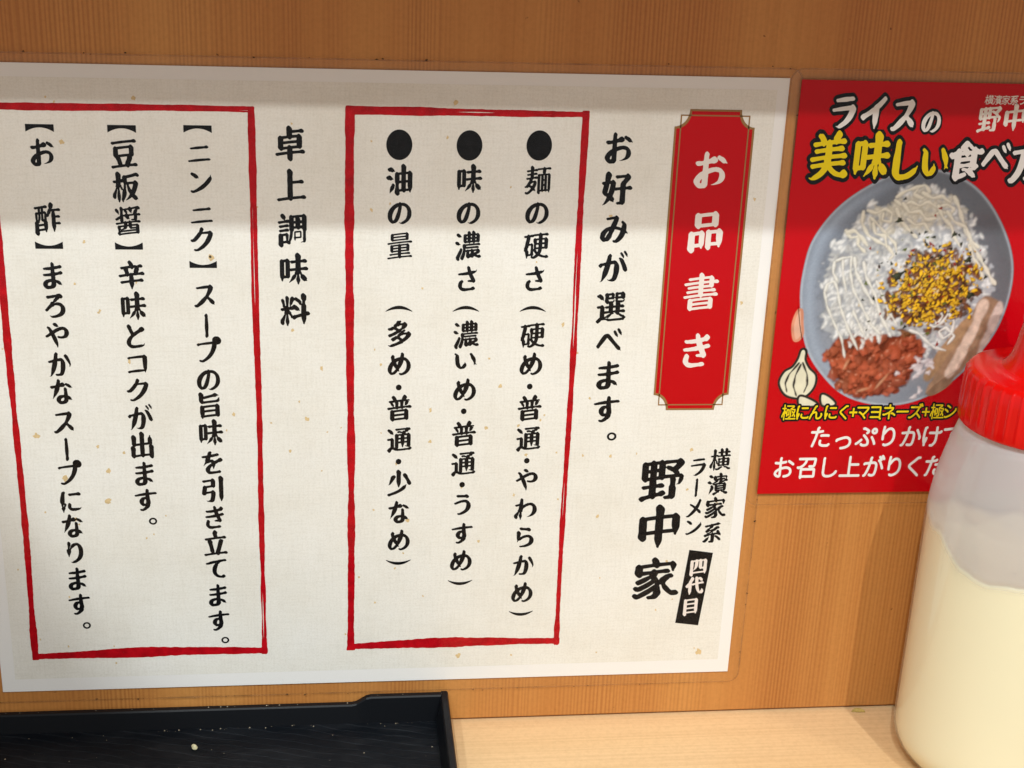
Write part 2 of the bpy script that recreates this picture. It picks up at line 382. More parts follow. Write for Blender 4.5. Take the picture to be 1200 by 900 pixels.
def ink_field(ch, style):
    key = (ch, style)
    if key in _fields: return _fields[key]
    st, L = strokes_of(ch)
    g = (np.arange(FN)/(FN-1) - 0.5)*FS
    X, Y = np.meshgrid(g, g); F = np.full((FN, FN), -1.0)
    rng = random.Random(ord(ch[0]))
    kana = 0x3040 <= ord(ch[0]) <= 0x30ff
    if style == 'brush' or style == 'heavy':
        w0 = min(0.078, max(0.046, 0.385/max(L, 1.0))) if not kana else 0.074
        if style == 'heavy': w0 *= 1.10 if L < 5 else 1.0
    else:
        w0 = 0.058 if L < 4.5 else 0.042
    for q in st:
        ends_free = [True, True]
        for o in st:
            if o is q: continue
            for e, k in ((q[0], 0), (q[-1], 1)):
                if np.min(np.linalg.norm(o-e, axis=1)) < 0.045: ends_free[k] = False
        n = len(q)
        d = q[-1]-q[0]
        # writing direction: left to right, top to bottom
        if (d[0]*0.8 - d[1]) < 0: q = q[::-1]; ends_free = ends_free[::-1]; d = -d
        seg = np.linalg.norm(np.diff(q, axis=0), axis=1); s = np.r_[0, np.cumsum(seg)]; Ls = s[-1]
        if Ls < 0.02: continue
        T = np.gradient(q, axis=0); T /= np.linalg.norm(T, axis=1)[:, None]+1e-9
        closed = np.linalg.norm(q[0]-q[-1]) < 0.02
        if style == 'round':
            r = np.full(n, w0); ext = 0.02
            q2, r2 = q, r
        else:
            vert = np.abs(T[:, 1])
            r = w0*((0.54 if not kana else 0.64) + (0.54 if not kana else 0.40)*vert)
            u = s/Ls
            if not closed:
                # pressed-down start
                lf = min(1.0, Ls/0.35)
                r = r*(1 + 0.12*lf*np.exp(-(s/0.05)**2)*(1 if ends_free[0] else 0.0))
                te = T[-1] if n > 6 else d/np.linalg.norm(d)
                k = max(0, n-8); te = q[-1]-q[k]; te = te/(np.linalg.norm(te)+1e-9)
                se = Ls - s
                if ends_free[1]:
                    if te[0] < -0.25 and te[1] < -0.1:          # sweep to the lower left
                        r = r*(0.16+0.84*np.clip(se/min(0.30, Ls*0.8), 0, 1)**0.75)
                    elif te[0] > 0.35 and te[1] < -0.25:        # press to the lower right
                        r = r*(1+0.40*np.exp(-((se-0.10)/0.07)**2))*(0.25+0.75*np.clip(se/0.10, 0, 1)**0.8)
                    elif te[0] > 0.7:                           # stop at the end of a level stroke
                        r = r*(1+0.42*lf*np.exp(-((se-0.012)/0.045)**2))
                    elif te[1] < -0.8 and Ls > 0.45:            # hanging stroke
                        r = r*(0.30+0.70*np.clip(se/0.16, 0, 1)**0.7)
                    elif te[1] > 0.3:                           # hook flicked up
                        r = r*(0.22+0.78*np.clip(se/0.12, 0, 1))
                if kana and Ls > 0.5: r = r*(0.70+0.42*np.sin(np.pi*np.clip(u, 0, 1))**0.8)
                if kana and Ls < 0.22: r = r*0.82
            elif Ls < 0.75: r = r*0.62
            if ch == 'ー': r = r*1.25
            # corners pressed
            if n > 14:
                a = T[6:]; b = T[:-6]; c = 1-(a*b).sum(1)
                r[3:-3] *= 1+0.16*np.clip(c, 0, 1)
            r = r*(1+0.03*np.sin(s*17+rng.random()*6))
            q2, r2 = q, r
        # keep the white between neighbouring strokes open
        if style != 'round':
            for o in st:
                if o is q or len(o) < 6: continue
                To = np.gradient(o, axis=0); To /= np.linalg.norm(To, axis=1)[:, None]+1e-9
                D = o[None, ::2, :]-q2[:, None, :]; dist_ = np.linalg.norm(D, axis=2)+1e-9
                par = np.abs(T @ To[::2].T); side = np.abs((D*T[:, None, :]).sum(2))/dist_
                dd = np.where((par > 0.8) & (side < 0.45) & (dist_ > 0.05), dist_, 9.0).min(1)
                r2 = np.minimum(r2, np.maximum(0.36*dd, 0.020))
            ext_ = q2.max(0)-q2.min(0)
            if Ls > 2.2*ext_.max() and ext_.max() < 0.26: r2 = np.minimum(r2, 0.026)      # small ring
            if len(r2) > 9: r2 = np.convolve(np.pad(r2, 3, 'edge'), np.ones(7)/7, 'valid')
        # ends run on a little past the thinned centre line
        pts = [q2]; rad = [r2]
        if not closed:
            for e, t in ((0, -1), (-1, 1)):
                j = min(5, n-1)
                dirv = (q2[0]-q2[j]) if e == 0 else (q2[-1]-q2[-1-j])
                dirv = dirv/(np.linalg.norm(dirv)+1e-9)
                if ends_free[0 if e == 0 else 1]:
                    m = 3 if style != 'round' else 2
                    add = np.array([q2[e]+dirv*0.008*(i+1) for i in range(m)])
                    pts.append(add); rad.append(np.full(m, r2[e]))
        Q = np.vstack(pts); Rr = np.concatenate(rad)
        if style != 'round' and ch not in '（）【】。・●ー': Q = Q*np.array([0.96, 1.0]) + np.stack([Q[:, 0]*0, Q[:, 0]*0.115 - np.abs(Q[:, 0])**2*0.06], 1)
        for (x, y), r_ in zip(Q[::1], Rr[::1]):
            i0 = int((x-0.16+FS/2)/FS*(FN-1)); i1 = int((x+0.16+FS/2)/FS*(FN-1))+2
            j0 = int((y-0.16+FS/2)/FS*(FN-1)); j1 = int((y+0.16+FS/2)/FS*(FN-1))+2
            i0 = max(i0, 0); j0 = max(j0, 0)
            dx = X[j0:j1, i0:i1]-x; dy = Y[j0:j1, i0:i1]-y
            if style == 'round': dist = np.hypot(dx, dy)
            else:
                a = (dx+dy)*0.7071; b = (dx-dy)*0.7071          # nib held at a slant
                dist = (np.abs(a*1.22)**3+np.abs(b*0.92)**3)**(1/3)
            F[j0:j1, i0:i1] = np.maximum(F[j0:j1, i0:i1], r_-dist)
    _fields[key] = F
    return F
def contour_polys(F, th, g):
    """marching squares: flat polygons covering F > th; runs of full cells become one quad"""
    V = []; P = []
    A = F - th; ins = A > 0
    n, m = F.shape
    full = ins[:-1, :-1] & ins[1:, :-1] & ins[:-1, 1:] & ins[1:, 1:]
    anyi = ins[:-1, :-1] | ins[1:, :-1] | ins[:-1, 1:] | ins[1:, 1:]
    for j in range(n-1):
        row = np.flatnonzero(anyi[j]); i = 0
        k = 0
        while k < len(row):
            i = row[k]
            if full[j, i]:
                e = i
                while k+1 < len(row) and row[k+1] == e+1 and full[j, e+1]: e += 1; k += 1
                b = len(V); V += [(g[i], g[j]), (g[e+1], g[j]), (g[e+1], g[j+1]), (g[i], g[j+1])]; P.append((b, b+1, b+2, b+3))
            else:
                c = [(i, j), (i+1, j), (i+1, j+1), (i, j+1)]
                poly = []
                for q in range(4):
                    (x0, y0), (x1, y1) = c[q], c[(q+1) % 4]
                    a0, a1 = A[y0, x0], A[y1, x1]
                    if a0 > 0: poly.append((g[x0], g[y0]))
                    if (a0 > 0) != (a1 > 0):
                        t = a0/(a0-a1); poly.append((g[x0]+t*(g[x1]-g[x0]), g[y0]+t*(g[y1]-g[y0])))
                if len(poly) >= 3:
                    b = len(V); V += poly; P.append(tuple(range(b, b+len(poly))))
            k += 1
    return np.array(V).reshape(-1, 2), P
_gpoly = {}
def glyph_polys(ch, style='brush', grow=0.0):
    key = (ch, style, grow)
    if key not in _gpoly:
        g = (np.arange(FN)/(FN-1) - 0.5)*FS
        _gpoly[key] = contour_polys(ink_field(ch, style), -grow, g)
    return _gpoly[key]
EM = 1.0; BASE = 0.0
def calibrate():
    global EM, BASE
    co, _ = glyph_raster('国')
    c = (co.min(0)+co.max(0))/2; w = np.max(co.max(0)-co.min(0))
    EM = w/0.92; BASE = c[1]-EM/2
    print('EM', EM, BASE, co.min(0), co.max(0))
calibrate()
# ---------------------------------------------------------------- flat print on the wall, all in millimetres
def ellipse_poly(rx, rz, n=40):
    a = np.linspace(0, 2*np.pi, n, endpoint=False)
    return np.stack([rx*np.cos(a), rz*np.sin(a)], 1), [tuple(range(n))]
def mark_polys(ch, grow=0.0):
    g = np.linspace(-0.6, 0.6, 70); X, Y = np.meshgrid(g, g)
    if ch == '●': return ellipse_poly(0.49, 0.54)
    if ch == '・': return ellipse_poly(0.115, 0.115, 24)
    if ch == '+': Fd = np.maximum(np.minimum(0.40-np.abs(X), 0.085-np.abs(Y)), np.minimum(0.40-np.abs(Y), 0.085-np.abs(X)))+grow
    elif ch == '。': Fd = 0.038 - np.abs(np.hypot(X-0.27, Y-0.22)-0.13)
    elif ch in '（）':
        s = 1 if ch == '（' else -1
        y = Y*s + 0.02
        Fd = np.minimum(0.058*(1-(X/0.55)**2)+0.006 - np.abs(y - (0.13-0.56*X**2)), 0.52-np.abs(X))
    elif ch in '【】':
        s = 1 if ch == '【' else -1
        y = Y*s
        Fd = np.minimum(np.minimum(0.20-y, y-(0.09-0.55*X**2)), 0.52-np.abs(X))
    else: raise KeyError(ch)
    return contour_polys(Fd, 0.0, g)
VERT_TURN = 'ー'
SQUAT = {'い': 0.80, 'ニ': 0.82, 'ン': 0.9, 'ク': 0.92, 'コ': 0.9, 'す': 0.95, '。': 0.85}
def text_vf(items, y, style='brush', grow=0.0, vertical=True):
    """items: (char, x, z, width, height, tilt) in mm -> world verts, faces"""
    AV = []; AF = []; b = 0
    for ch, x, z, ww, hh, tilt in items:
        if ch in '●・。（）【】+': P, fc = mark_polys(ch, grow)
        else: P, fc = glyph_polys(ch, style, grow)
        P = np.array(P)
        if vertical and ch == VERT_TURN: P = np.stack([P[:, 1], -P[:, 0]], 1)
        P = P*np.array([ww, hh*SQUAT.get(ch, 1.0) if vertical else hh])
        c, s = math.cos(tilt), math.sin(tilt)
        P = np.stack([P[:, 0]*c-P[:, 1]*s, P[:, 0]*s+P[:, 1]*c], 1)
        AV.append(np.stack([(P[:, 0]+x)/1000, np.full(len(P), y), (P[:, 1]+z)/1000], 1))
        AF += [tuple(i+b for i in f) for f in fc]; b += len(P)
    return np.vstack(AV), AF
def poly_vf(P, y, thick=0.0):
    """flat polygon (mm), facing the room"""
    n = len(P)
    V = [(x/1000, y, z/1000) for x, z in P]
    return V, [tuple(range(n))]
def sheet_vf(P, y_front, thick):
    n = len(P)
    V = [(x/1000, y_front, z/1000) for x, z in P] + [(x/1000, y_front+thick, z/1000) for x, z in P]
    F = [tuple(range(n)), tuple(reversed(range(n, 2*n)))] + [(i, i+n, (i+1) % n+n, (i+1) % n) for i in range(n)]
    return V, F
def round_rect(x0, x1, z0, z1, r, n=6):
    P = []
    for cx, cz, a0 in ((x1-r, z0+r, -90), (x1-r, z1-r, 0), (x0+r, z1-r, 90), (x0+r, z0+r, 180)):
        for i in range(n+1):
            a = math.radians(a0+90*i/n); P.append((cx+r*math.cos(a), cz+r*math.sin(a)))
    return P
def ring_vf(Po, Pi, y):
    n = len(Po); V = [(x/1000, y, z/1000) for x, z in Po]+[(x/1000, y, z/1000) for x, z in Pi]
    return V, [(i, (i+1) % n, (i+1) % n+n, i+n) for i in range(n)]
def vnoise1(n, sig, rng):
    k = int(3*sig)+1; a = rng.normal(size=n+2*k); w_ = np.exp(-0.5*(np.arange(-k, k+1)/sig)**2)
    v = np.convolve(a, w_/np.sqrt((w_**2).sum()), 'valid'); return v[:n]
def brush_frame(xl, xr, zb, zt, widths, seed):
    """hand-brushed rectangle outline; widths mm (left, right, top, bottom)"""
    rng = np.random.default_rng(seed); st = 0.33
    gx = np.arange(xl-4, xr+4, st); gz = np.arange(zb-5, zt+4, st)
    X, Z = np.meshgrid(gx, gz); nx, nz = len(gx), len(gz)
    def nz1(n, s, a): return vnoise1(n, s, rng)*a
    wl, wr, wt, wb = widths
    tz = (gz-zb)/(zt-zb); tx = (gx-xl)/(xr-xl)
    inz = np.minimum(Z-(zb-wb*0.45), (zt+wt*0.42)-Z)*2; inx = np.minimum(X-(xl-wl*0.45), (xr+wr*0.5)-X)*2
    hl = wl/2*(0.82+0.25*tz+0.25*np.exp(-tz/0.04)) + nz1(nz, 9, 0.10)+nz1(nz, 1.5, 0.04)
    L = hl[:, None]-np.abs(X-xl-nz1(nz, 60, 0.15)[:, None])
    hr = wr/2*(0.75+0.3*tz) + nz1(nz, 9, 0.08)+nz1(nz, 1.5, 0.03)
    dR = X-xr-nz1(nz, 55, 0.15)[:, None]
    Rr = hr[:, None]-np.abs(dR)
    slit = np.abs(dR+0.22+nz1(nz, 25, 0.10)[:, None])-(0.015+nz1(nz, 20, 0.07))[:, None]
    Rr = np.minimum(Rr, slit)
    ht = wt/2*(0.90+0.15*np.cos(tx*3)) + nz1(nx, 10, 0.07)+nz1(nx, 1.5, 0.03)
    T = ht[None, :]-np.abs(Z-zt-nz1(nx, 60, 0.12)[None, :])
    slt = np.abs(Z-zt+0.25+nz1(nx, 30, 0.15)[None, :])-(-0.05+nz1(nx, 14, 0.08))[None, :]
    T = np.minimum(T, slt)
    hb = wb/2*(0.62+0.5*np.sin(np.pi*np.clip(tx, 0, 1))**1.2) + nz1(nx, 12, 0.10)+nz1(nx, 1.5, 0.06)
    Bo = hb[None, :]-np.abs(Z-zb-0.35*np.sin(np.pi*np.clip(tx, 0, 1))[None, :]-nz1(nx, 50, 0.12)[None, :])
    Fd = np.maximum(np.maximum(np.minimum(L, inz), np.minimum(Rr, inz)), np.maximum(np.minimum(T, inx), np.minimum(Bo, inx)))
    # grid differs per axis: contour in index space, then scale
    m_ = max(nx, nz); G = np.full((m_, m_), -1.0); G[:nz, :nx] = Fd
    P, fc = contour_polys(G, 0.0, np.arange(m_, dtype=float))
    return P*st+np.array([gx[0], gz[0]]), fc

# ================================================================ the menu sheet
Y_PAPER = -0.0006
menu = empty('menu_sheet', (0.125, -0.0003, -0.004))
tag(menu, 'large laminated cream menu sheet with black brush lettering inside two red frames', 'menu')
V, F = sheet_vf([(0,0), (250,0), (250,210), (0,210)], Y_PAPER, 0.00025)
mesh_obj('paper', V, F, M['white_paper'], menu)
V, F = poly_vf([(4.4,4.8), (245.9,5.2), (246.4,206.4), (4.4,206.0)], Y_PAPER-0.00003)
mesh_obj('printed_ground', V, F, M['ground_print'], menu)
YI = Y_PAPER-0.00007
# foxing spots
rng = np.random.default_rng(5); AV = []; AF = []; b = 0
for k in range(120):
    cx, cz = rng.uniform(8, 243), rng.uniform(8, 204); r = rng.choice([0.35, 0.5, 0.7, 1.05], p=[0.45, 0.3, 0.17, 0.08]); n = 12
    a = np.linspace(0, 2*np.pi, n, endpoint=False); rr = r*(1+0.28*rng.normal(size=n)).clip(0.5, 1.5); el = rng.uniform(0.6, 1.0)
    AV.append(np.stack([(cx+rr*np.cos(a)*el)/1000, np.full(n, Y_PAPER-0.00005), (cz+rr*np.sin(a))/1000], 1)); AF.append(tuple(range(b, b+n))); b += n
tag(mesh_obj('foxing', np.vstack(AV), AF, M['stain'], menu), kind='stuff')
for (xl, xr, zb, zt, wd, sd) in ((116.4, 187.6, 14.2, 198.0, (2.5, 2.1, 2.5, 3.3), 3), (11.9, 87.3, 13.6, 197.6, (2.2, 2.1, 2.2, 3.3), 8)):
    P, fc = brush_frame(xl, xr, zb, zt, wd, sd)
    V = np.stack([P[:, 0]/1000, np.full(len(P), YI), P[:, 1]/1000], 1)
    mesh_obj('red_frame', V, fc, M['red_brush'], menu)
COLUMNS = [
 ('お好みが選べます。', 198.1, 199.6, [187.5,174.7,162.1,149.3,136.3,124.7,113.0,101.0,89.7], 9.6, 10.3),
 ('●麺の硬さ（硬め・普通・やわらかめ）', 173.7, 174.6, [188.2,177.3,166.9,156.4,145.6,135.4,126.8,116.9,109.5,101.5,90.9,83.2,76.0,65.3,54.8,44.1,33.5,26.2], 8.0, 8.6),
 ('●味の濃さ（濃いめ・普通・うすめ）', 152.4, 153.3, [187.9,177.1,166.7,156.3,145.5,135.4,127.1,118.4,108.1,101.0,92.6,82.2,74.8,67.3,56.5,46.2,38.7], 8.0, 8.6),
 ('●油の量（多め・普通・少なめ）', 131.2, 132.3, [187.8,176.8,166.5,156.2,135.4,127.4,117.0,109.4,101.8,91.0,83.4,75.4,64.8,54.3,46.9], 8.0, 8.6),
 ('卓上調味料', 98.4, 99.1, [187.4,174.6,161.1,148.1,135.0], 9.0, 9.7),
 ('【ニンニク】スープの旨味を引き立てます。', 71.7, 72.1, [191.0,184.2,175.6,165.4,157.7,150.7,140.0,130.5,121.8,112.1,103.4,93.7,83.5,73.8,63.9,54.2,45.1,35.1,25.3,16.4], 7.9, 8.7),
 ('【豆板醤】辛味とコクが出ます。', 49.8, 50.4, [190.7,183.8,173.6,163.3,156.4,146.2,136.1,126.6,117.6,108.7,99.2,89.7,79.9,70.5,61.5], 7.9, 8.8),
 ('【お酢】まろやかなスープになります。', 26.4, 27.0, [190.6,183.8,163.9,156.5,146.1,136.6,126.9,117.4,108.3,98.2,89.1,80.2,70.5,61.6,52.0,42.3,32.7,23.3], 7.8, 8.8),
 ('野中家', 220.3, 220.5, [75.4,57.2,37.4], 15.4, 15.6),
 ('横濱家系', 239.6, 239.4, [82.5,73.5,64.6,55.2], 7.0, 7.7),
 ('ラーメン', 232.2, 232.4, [80.0,72.7,64.7,57.6], 6.6, 7.6),
]
for text, xa, xb, zs, ww, hh in COLUMNS:
    n = len(zs); items = []
    for i, (ch, z) in enumerate(zip(text, zs)):
        x = xa+(xb-xa)*(zs[0]-z)/(zs[0]-zs[-1]+1e-9)
        items.append((ch, x, z, ww, hh, 0.0))
    V, F = text_vf(items, YI-0.00002, 'brush')
    mesh_obj('lettering_column', V, F, M['ink'], menu)
# title plaque
def plaque_outline(inset, x0=215.2, x1=240.4, z0=100.9, z1=200.1, nx_=4.5, nz_=5.4):
    x0 += inset; x1 -= inset; z0 += inset; z1 -= inset; P = []
    for cx, cz, a0, sx, sz in ((x1, z0, 180, -1, 1), (x1, z1, 270, -1, -1), (x0, z1, 0, 1, -1), (x0, z0, 90, 1, 1)):
        arc = [(cx+nx_*math.cos(math.radians(a0-90*t/8)), cz+nz_*math.sin(math.radians(a0-90*t/8))) for t in range(9)]
        P += arc
    return P
pl = mesh_obj('title_plaque', *poly_vf(plaque_outline(0.35), YI-0.00002), M['plaque_red'], menu)
V, F = ring_vf(plaque_outline(0.0), plaque_outline(0.62), YI-0.00005); mesh_obj('gold_border', V, F, M['gold'], pl)
def rect(i): return [(215.2+i,100.9+i), (240.4-i,100.9+i), (240.4-i,200.1-i), (215.2+i,200.1-i)]
V, F = ring_vf(rect(1.7), rect(2.1), YI-0.00005); mesh_obj('gold_line', V, F, M['gold'], pl)
V, F = text_vf([(c_, x, z, 11.6, 12.3, 0.0) for c_, x, z in zip('お品書き', (227.4, 227.6, 227.7, 227.8), (181.0, 161.8, 141.2, 121.4))], YI-0.00008, 'brush')
mesh_obj('title_lettering', V, F, M['pale_ink'], pl)
# black label by the shop name
bl = mesh_obj('black_label', *poly_vf([(229.3,20.4), (237.6,19.2), (240.4,47.7), (232.0,49.0)], YI-0.00002), M['ink'], menu)
V, F = text_vf([(c_, x, z, 6.2, 6.6, 0.0) for c_, x, z in zip('四代目', (235.6, 234.9, 234.1), (42.3, 34.8, 26.8))], YI-0.00005)
mesh_obj('label_lettering', V, F, M['pale_ink'], bl)
# film over the sheet
outer = round_rect(-5, 254.2, -4.2, 213.2, 4); inner = round_rect(-4.45, 253.65, -3.65, 212.65, 3.5)
V, F = sheet_vf(outer, -0.0009, 0.00012); mesh_obj('laminate_film', V, F, M['film'], menu)
V, F = ring_vf(outer, inner, -0.00093); mesh_obj('film_edge', V, F, M['film_rim'], menu)
AV = []; AF = []; b = 0
for k in range(70):                                      # grime caught along the film's edge
    t = rng.uniform(0, 3); cx, cz = (rng.uniform(20, 250), -4.1+rng.normal()*0.2) if t < 1.4 else ((254.0+rng.normal()*0.2, rng.uniform(0, 210)) if t < 2.3 else (rng.uniform(20, 250), 213.2+rng.normal()*0.25))
    r = rng.uniform(0.07, 0.26); n = 9; a = np.linspace(0, 2*np.pi, n, endpoint=False); rr = r*(1+0.3*rng.normal(size=n)).clip(0.4, 1.6)
    AV.append(np.stack([(cx+rr*np.cos(a)*rng.uniform(0.8, 2))/1000, np.full(n, -0.00096), (cz+rr*np.sin(a))/1000], 1)); AF.append(tuple(range(b, b+n))); b += n
tag(mesh_obj('edge_grime', np.vstack(AV), AF, M['dirt'], menu), kind='stuff')

# ================================================================ the rice poster
YP = -0.0013
PX0, PX1, PZ0, PZ1 = 253.6, 352.5, 70.2, 209.8
poster = empty('rice_poster', (0.303, -0.0010, 0.066))
tag(poster, 'small red laminated poster picturing a bowl of rice with white and yellow lettering', 'poster')
V, F = sheet_vf([(PX0,PZ0), (PX1,PZ0), (PX1,PZ1), (PX0,PZ1)], YP, 0.00025); mesh_obj('red_paper', V, F, M['poster_red'], poster)
# ---- the printed picture, painted in millimetres on a fine grid of points
RED = np.array((0.52,0.0015,0.006)); CELL = 0.2
CX = np.arange(255.4, 336.0, CELL); CZ = np.arange(100.6, 183.0, CELL); GX, GZ = np.meshgrid(CX, CZ)
IMG = np.tile(RED, (len(CZ), len(CX), 1)); MASK = np.zeros(GX.shape, bool)
prng = np.random.default_rng(11)
def fld(scale, seed):
    r = np.random.default_rng(seed); n = int(max(GX.shape)/scale)+4; a = r.random((n, n))
    u = (GX-CX[0])/CELL/scale; v = (GZ-CZ[0])/CELL/scale; i = u.astype(int); j = v.astype(int); fu = u-i; fv = v-j
    fu = fu*fu*(3-2*fu); fv = fv*fv*(3-2*fv)
    return (a[j, i]*(1-fu)+a[j, i+1]*fu)*(1-fv)+(a[j+1, i]*(1-fu)+a[j+1, i+1]*fu)*fv
NF1, NF2, NF3, NF4 = fld(30, 1), fld(11, 2), fld(5, 3), fld(2.2, 4)
def put(alpha, colour, sl=None):
    sl = sl or (slice(None), slice(None)); a = np.clip(alpha, 0, 1)[..., None]
    IMG[sl] = IMG[sl]*(1-a)+np.asarray(colour)*a
def sub(cx, cz, r):
    i0 = max(int((cx-r-CX[0])/CELL), 0); i1 = max(int((cx+r-CX[0])/CELL)+2, 0); j0 = max(int((cz-r-CZ[0])/CELL), 0); j1 = max(int((cz+r-CZ[0])/CELL)+2, 0)
    return (slice(j0, j1), slice(i0, i1))
def closed_spline(P, n=16):
    P = np.array(P, float); m_ = len(P); out = []
    for i in range(m_):
        p0, p1, p2, p3 = P[i-1], P[i], P[(i+1) % m_], P[(i+2) % m_]
        for t in np.linspace(0, 1, n, endpoint=False):
            out.append(0.5*((2*p1)+(-p0+p2)*t+(2*p0-5*p1+4*p2-p3)*t*t+(-p0+3*p1-3*p2+p3)*t**3))
    return np.array(out)
def sdf(P):
    """signed distance (mm) inside a closed outline, on the grid"""
    P = np.asarray(P); d = np.full(GX.shape, 1e9); ins = np.zeros(GX.shape, bool)
    for a, b in zip(P, np.roll(P, -1, 0)):
        e = b-a; l2 = e@e+1e-12; t = np.clip(((GX-a[0])*e[0]+(GZ-a[1])*e[1])/l2, 0, 1)
        d = np.minimum(d, (GX-a[0]-t*e[0])**2+(GZ-a[1]-t*e[1])**2)
        c = (a[1] > GZ) != (b[1] > GZ)
        ins ^= c & (GX < (b[0]-a[0])*(GZ-a[1])/(b[1]-a[1]+1e-12)+a[0])
    return np.where(ins, 1, -1)*np.sqrt(d)
def cover(d): return np.clip(0.5+d/CELL*0.8, 0, 1)
def blob(cx, cz, rx, rz, ang, colour, hi=None, soft=1.0, jag=0.0):
    sl = sub(cx, cz, max(rx, rz)*1.4+0.4); x = GX[sl]-cx; z = GZ[sl]-cz
    c, s = math.cos(ang), math.sin(ang); u = (x*c+z*s)/rx; v = (-x*s+z*c)/rz
    q = np.hypot(u, v)
    if jag: th = np.arctan2(v, u); ph = prng.random(3)*6.28; q = q*(1+jag*(np.sin(3*th+ph[0])+0.7*np.sin(5*th+ph[1])+0.4*np.sin(8*th+ph[2])))
    al = cover((1-q)*min(rx, rz))*soft
    colour = np.asarray(colour)
    if hi is None: put(al, colour, sl)
    else:
        w_ = np.clip(1-np.hypot(u+0.25, v-0.35)/1.1, 0, 1)[..., None]
        put(al, colour*(1-w_)+np.asarray(hi)*w_, sl)
def strand(P, r, dark, light, taper=True):
    P = resample(np.array(P, float), 0.18)
    P = smooth(P, 2.0) if len(P) > 10 else P; n = len(P)
    x0, z0 = P.min(0)-r-0.6; x1, z1 = P.max(0)+r+0.6
    sl = sub((x0+x1)/2, (z0+z1)/2, max(x1-x0, z1-z0)/2)
    X = GX[sl]; Z = GZ[sl]; D = np.full(X.shape, 1e9); S = np.zeros(X.shape); RR = np.full(X.shape, r)
    for i, (x, z) in enumerate(P):
        rr = r*(0.75+0.25*math.sin(i*0.21))*(1 if not taper else min(1, (n-i)/8+0.35))
        d = np.hypot(X-x, Z-z)/rr; m_ = d < D; D[m_] = d[m_]; S[m_] = ((X-x)*-0.4+(Z-z)*0.7)[m_]/rr; RR[m_] = rr
    sh = np.clip(0.62+0.55*S-0.35*D**2, 0, 1)[..., None]
    put(np.clip(0.30-0.4*(D-1.35), 0, 0.32)*(D > 1), (0.20,0.18,0.15), sl)
    put(cover((1-D)*RR), np.asarray(dark)*(1-sh)+np.asarray(light)*sh, sl)
bowl = closed_spline([(260.8,138.8),(260.8,150.5),(262.9,160.0),(269.4,169.8),(278.6,177.1),(290.1,182.4),(301.4,182.6),(312.6,178.4),(321.7,170.0),(329.2,157.6),(331.9,145.9),(330.2,131.9),(324.8,120.8),(316.3,110.5),(305.2,103.9),(293.4,102.2),(280.9,105.3),(272.1,112.2),(264.6,122.9)], 8)
bs = sdf(bowl); MASK |= bs > -0.5
def blur(n=1):
    for _ in range(n):
        P = np.pad(IMG, ((1,1),(1,1),(0,0)), 'edge')
        B = (P[:-2,1:-1]+P[2:,1:-1]+P[1:-1,:-2]+P[1:-1,2:]+2*P[1:-1,1:-1])/6
        IMG[bs > 0.6] = B[bs > 0.6]
lt = np.clip((GX-262)/70, 0, 1); up = np.clip((GZ-102)/80, 0, 1)
wallc = np.array((0.26,0.30,0.37))*(1-lt)[..., None]+np.array((0.155,0.16,0.175))*lt[..., None]
wallc = wallc*(1.10-0.42*up[..., None])*(0.92+0.16*NF1[..., None]); put(cover(bs), wallc)
side = np.clip(1-np.abs(bs-3.0)/3.0, 0, 1)*np.clip((296-GX)/26, 0, 1); put(side*0.75*cover(bs), (0.34,0.40,0.49))   # outer wall seen at the left
put(cover(bs)*np.clip(1-np.abs(bs-0.5)/0.5, 0, 1)*0.6, (0.52,0.57,0.64))
put(np.clip((bs-4.5)/5, 0, 1)*np.clip(1.3-up*1.6, 0, 1)*0.5, (0.33,0.33,0.35))
rice = closed_spline([(295.4,177.5),(288.4,173.4),(279.5,168.3),(274.0,162.0),(269.6,156.0),(268.6,147.6),(268.6,138.8),(272.0,127.5),(282.0,121.5),(297.1,122.9),(309.6,121.8),(317.5,132.9),(325.0,142.9),(321.1,152.7),(317.1,162.4),(312.2,169.0),(305.5,174.2)], 8)
rs = sdf(rice)+(NF3-0.5)*3.2+(NF2-0.5)*3.5
put(np.clip((rs+2.5)/3, 0, 1)*0.45, (0.10,0.11,0.13))
put(cover(rs), np.array((0.40,0.42,0.45))*(0.62+0.55*NF2[..., None]))
def inside(x, z): return rs[min(max(int((z-CZ[0])/CELL), 0), len(CZ)-1), min(max(int((x-CX[0])/CELL), 0), len(CX)-1)]
for k in range(1500):
    x, z = prng.uniform(266, 328), prng.uniform(118, 179)
    if inside(x, z) < -0.2: continue
    lum = 0.55+0.6*NF2[int((z-CZ[0])/CELL), int((x-CX[0])/CELL)]; v_ = prng.uniform(0.48, 0.74)*lum*1.08; a_ = prng.normal(1.1, 0.8); l_ = prng.uniform(0.8, 1.7)
    blob(x+0.2, z-0.25, l_*1.05, 0.62, a_, (0.25,0.27,0.30), soft=0.35); blob(x, z, l_, 0.52, a_, (v_*1.02,v_*1.04,v_*1.03), (min(v_*1.45,0.90),min(v_*1.46,0.90),min(v_*1.42,0.88)), soft=0.85)
blur(2)
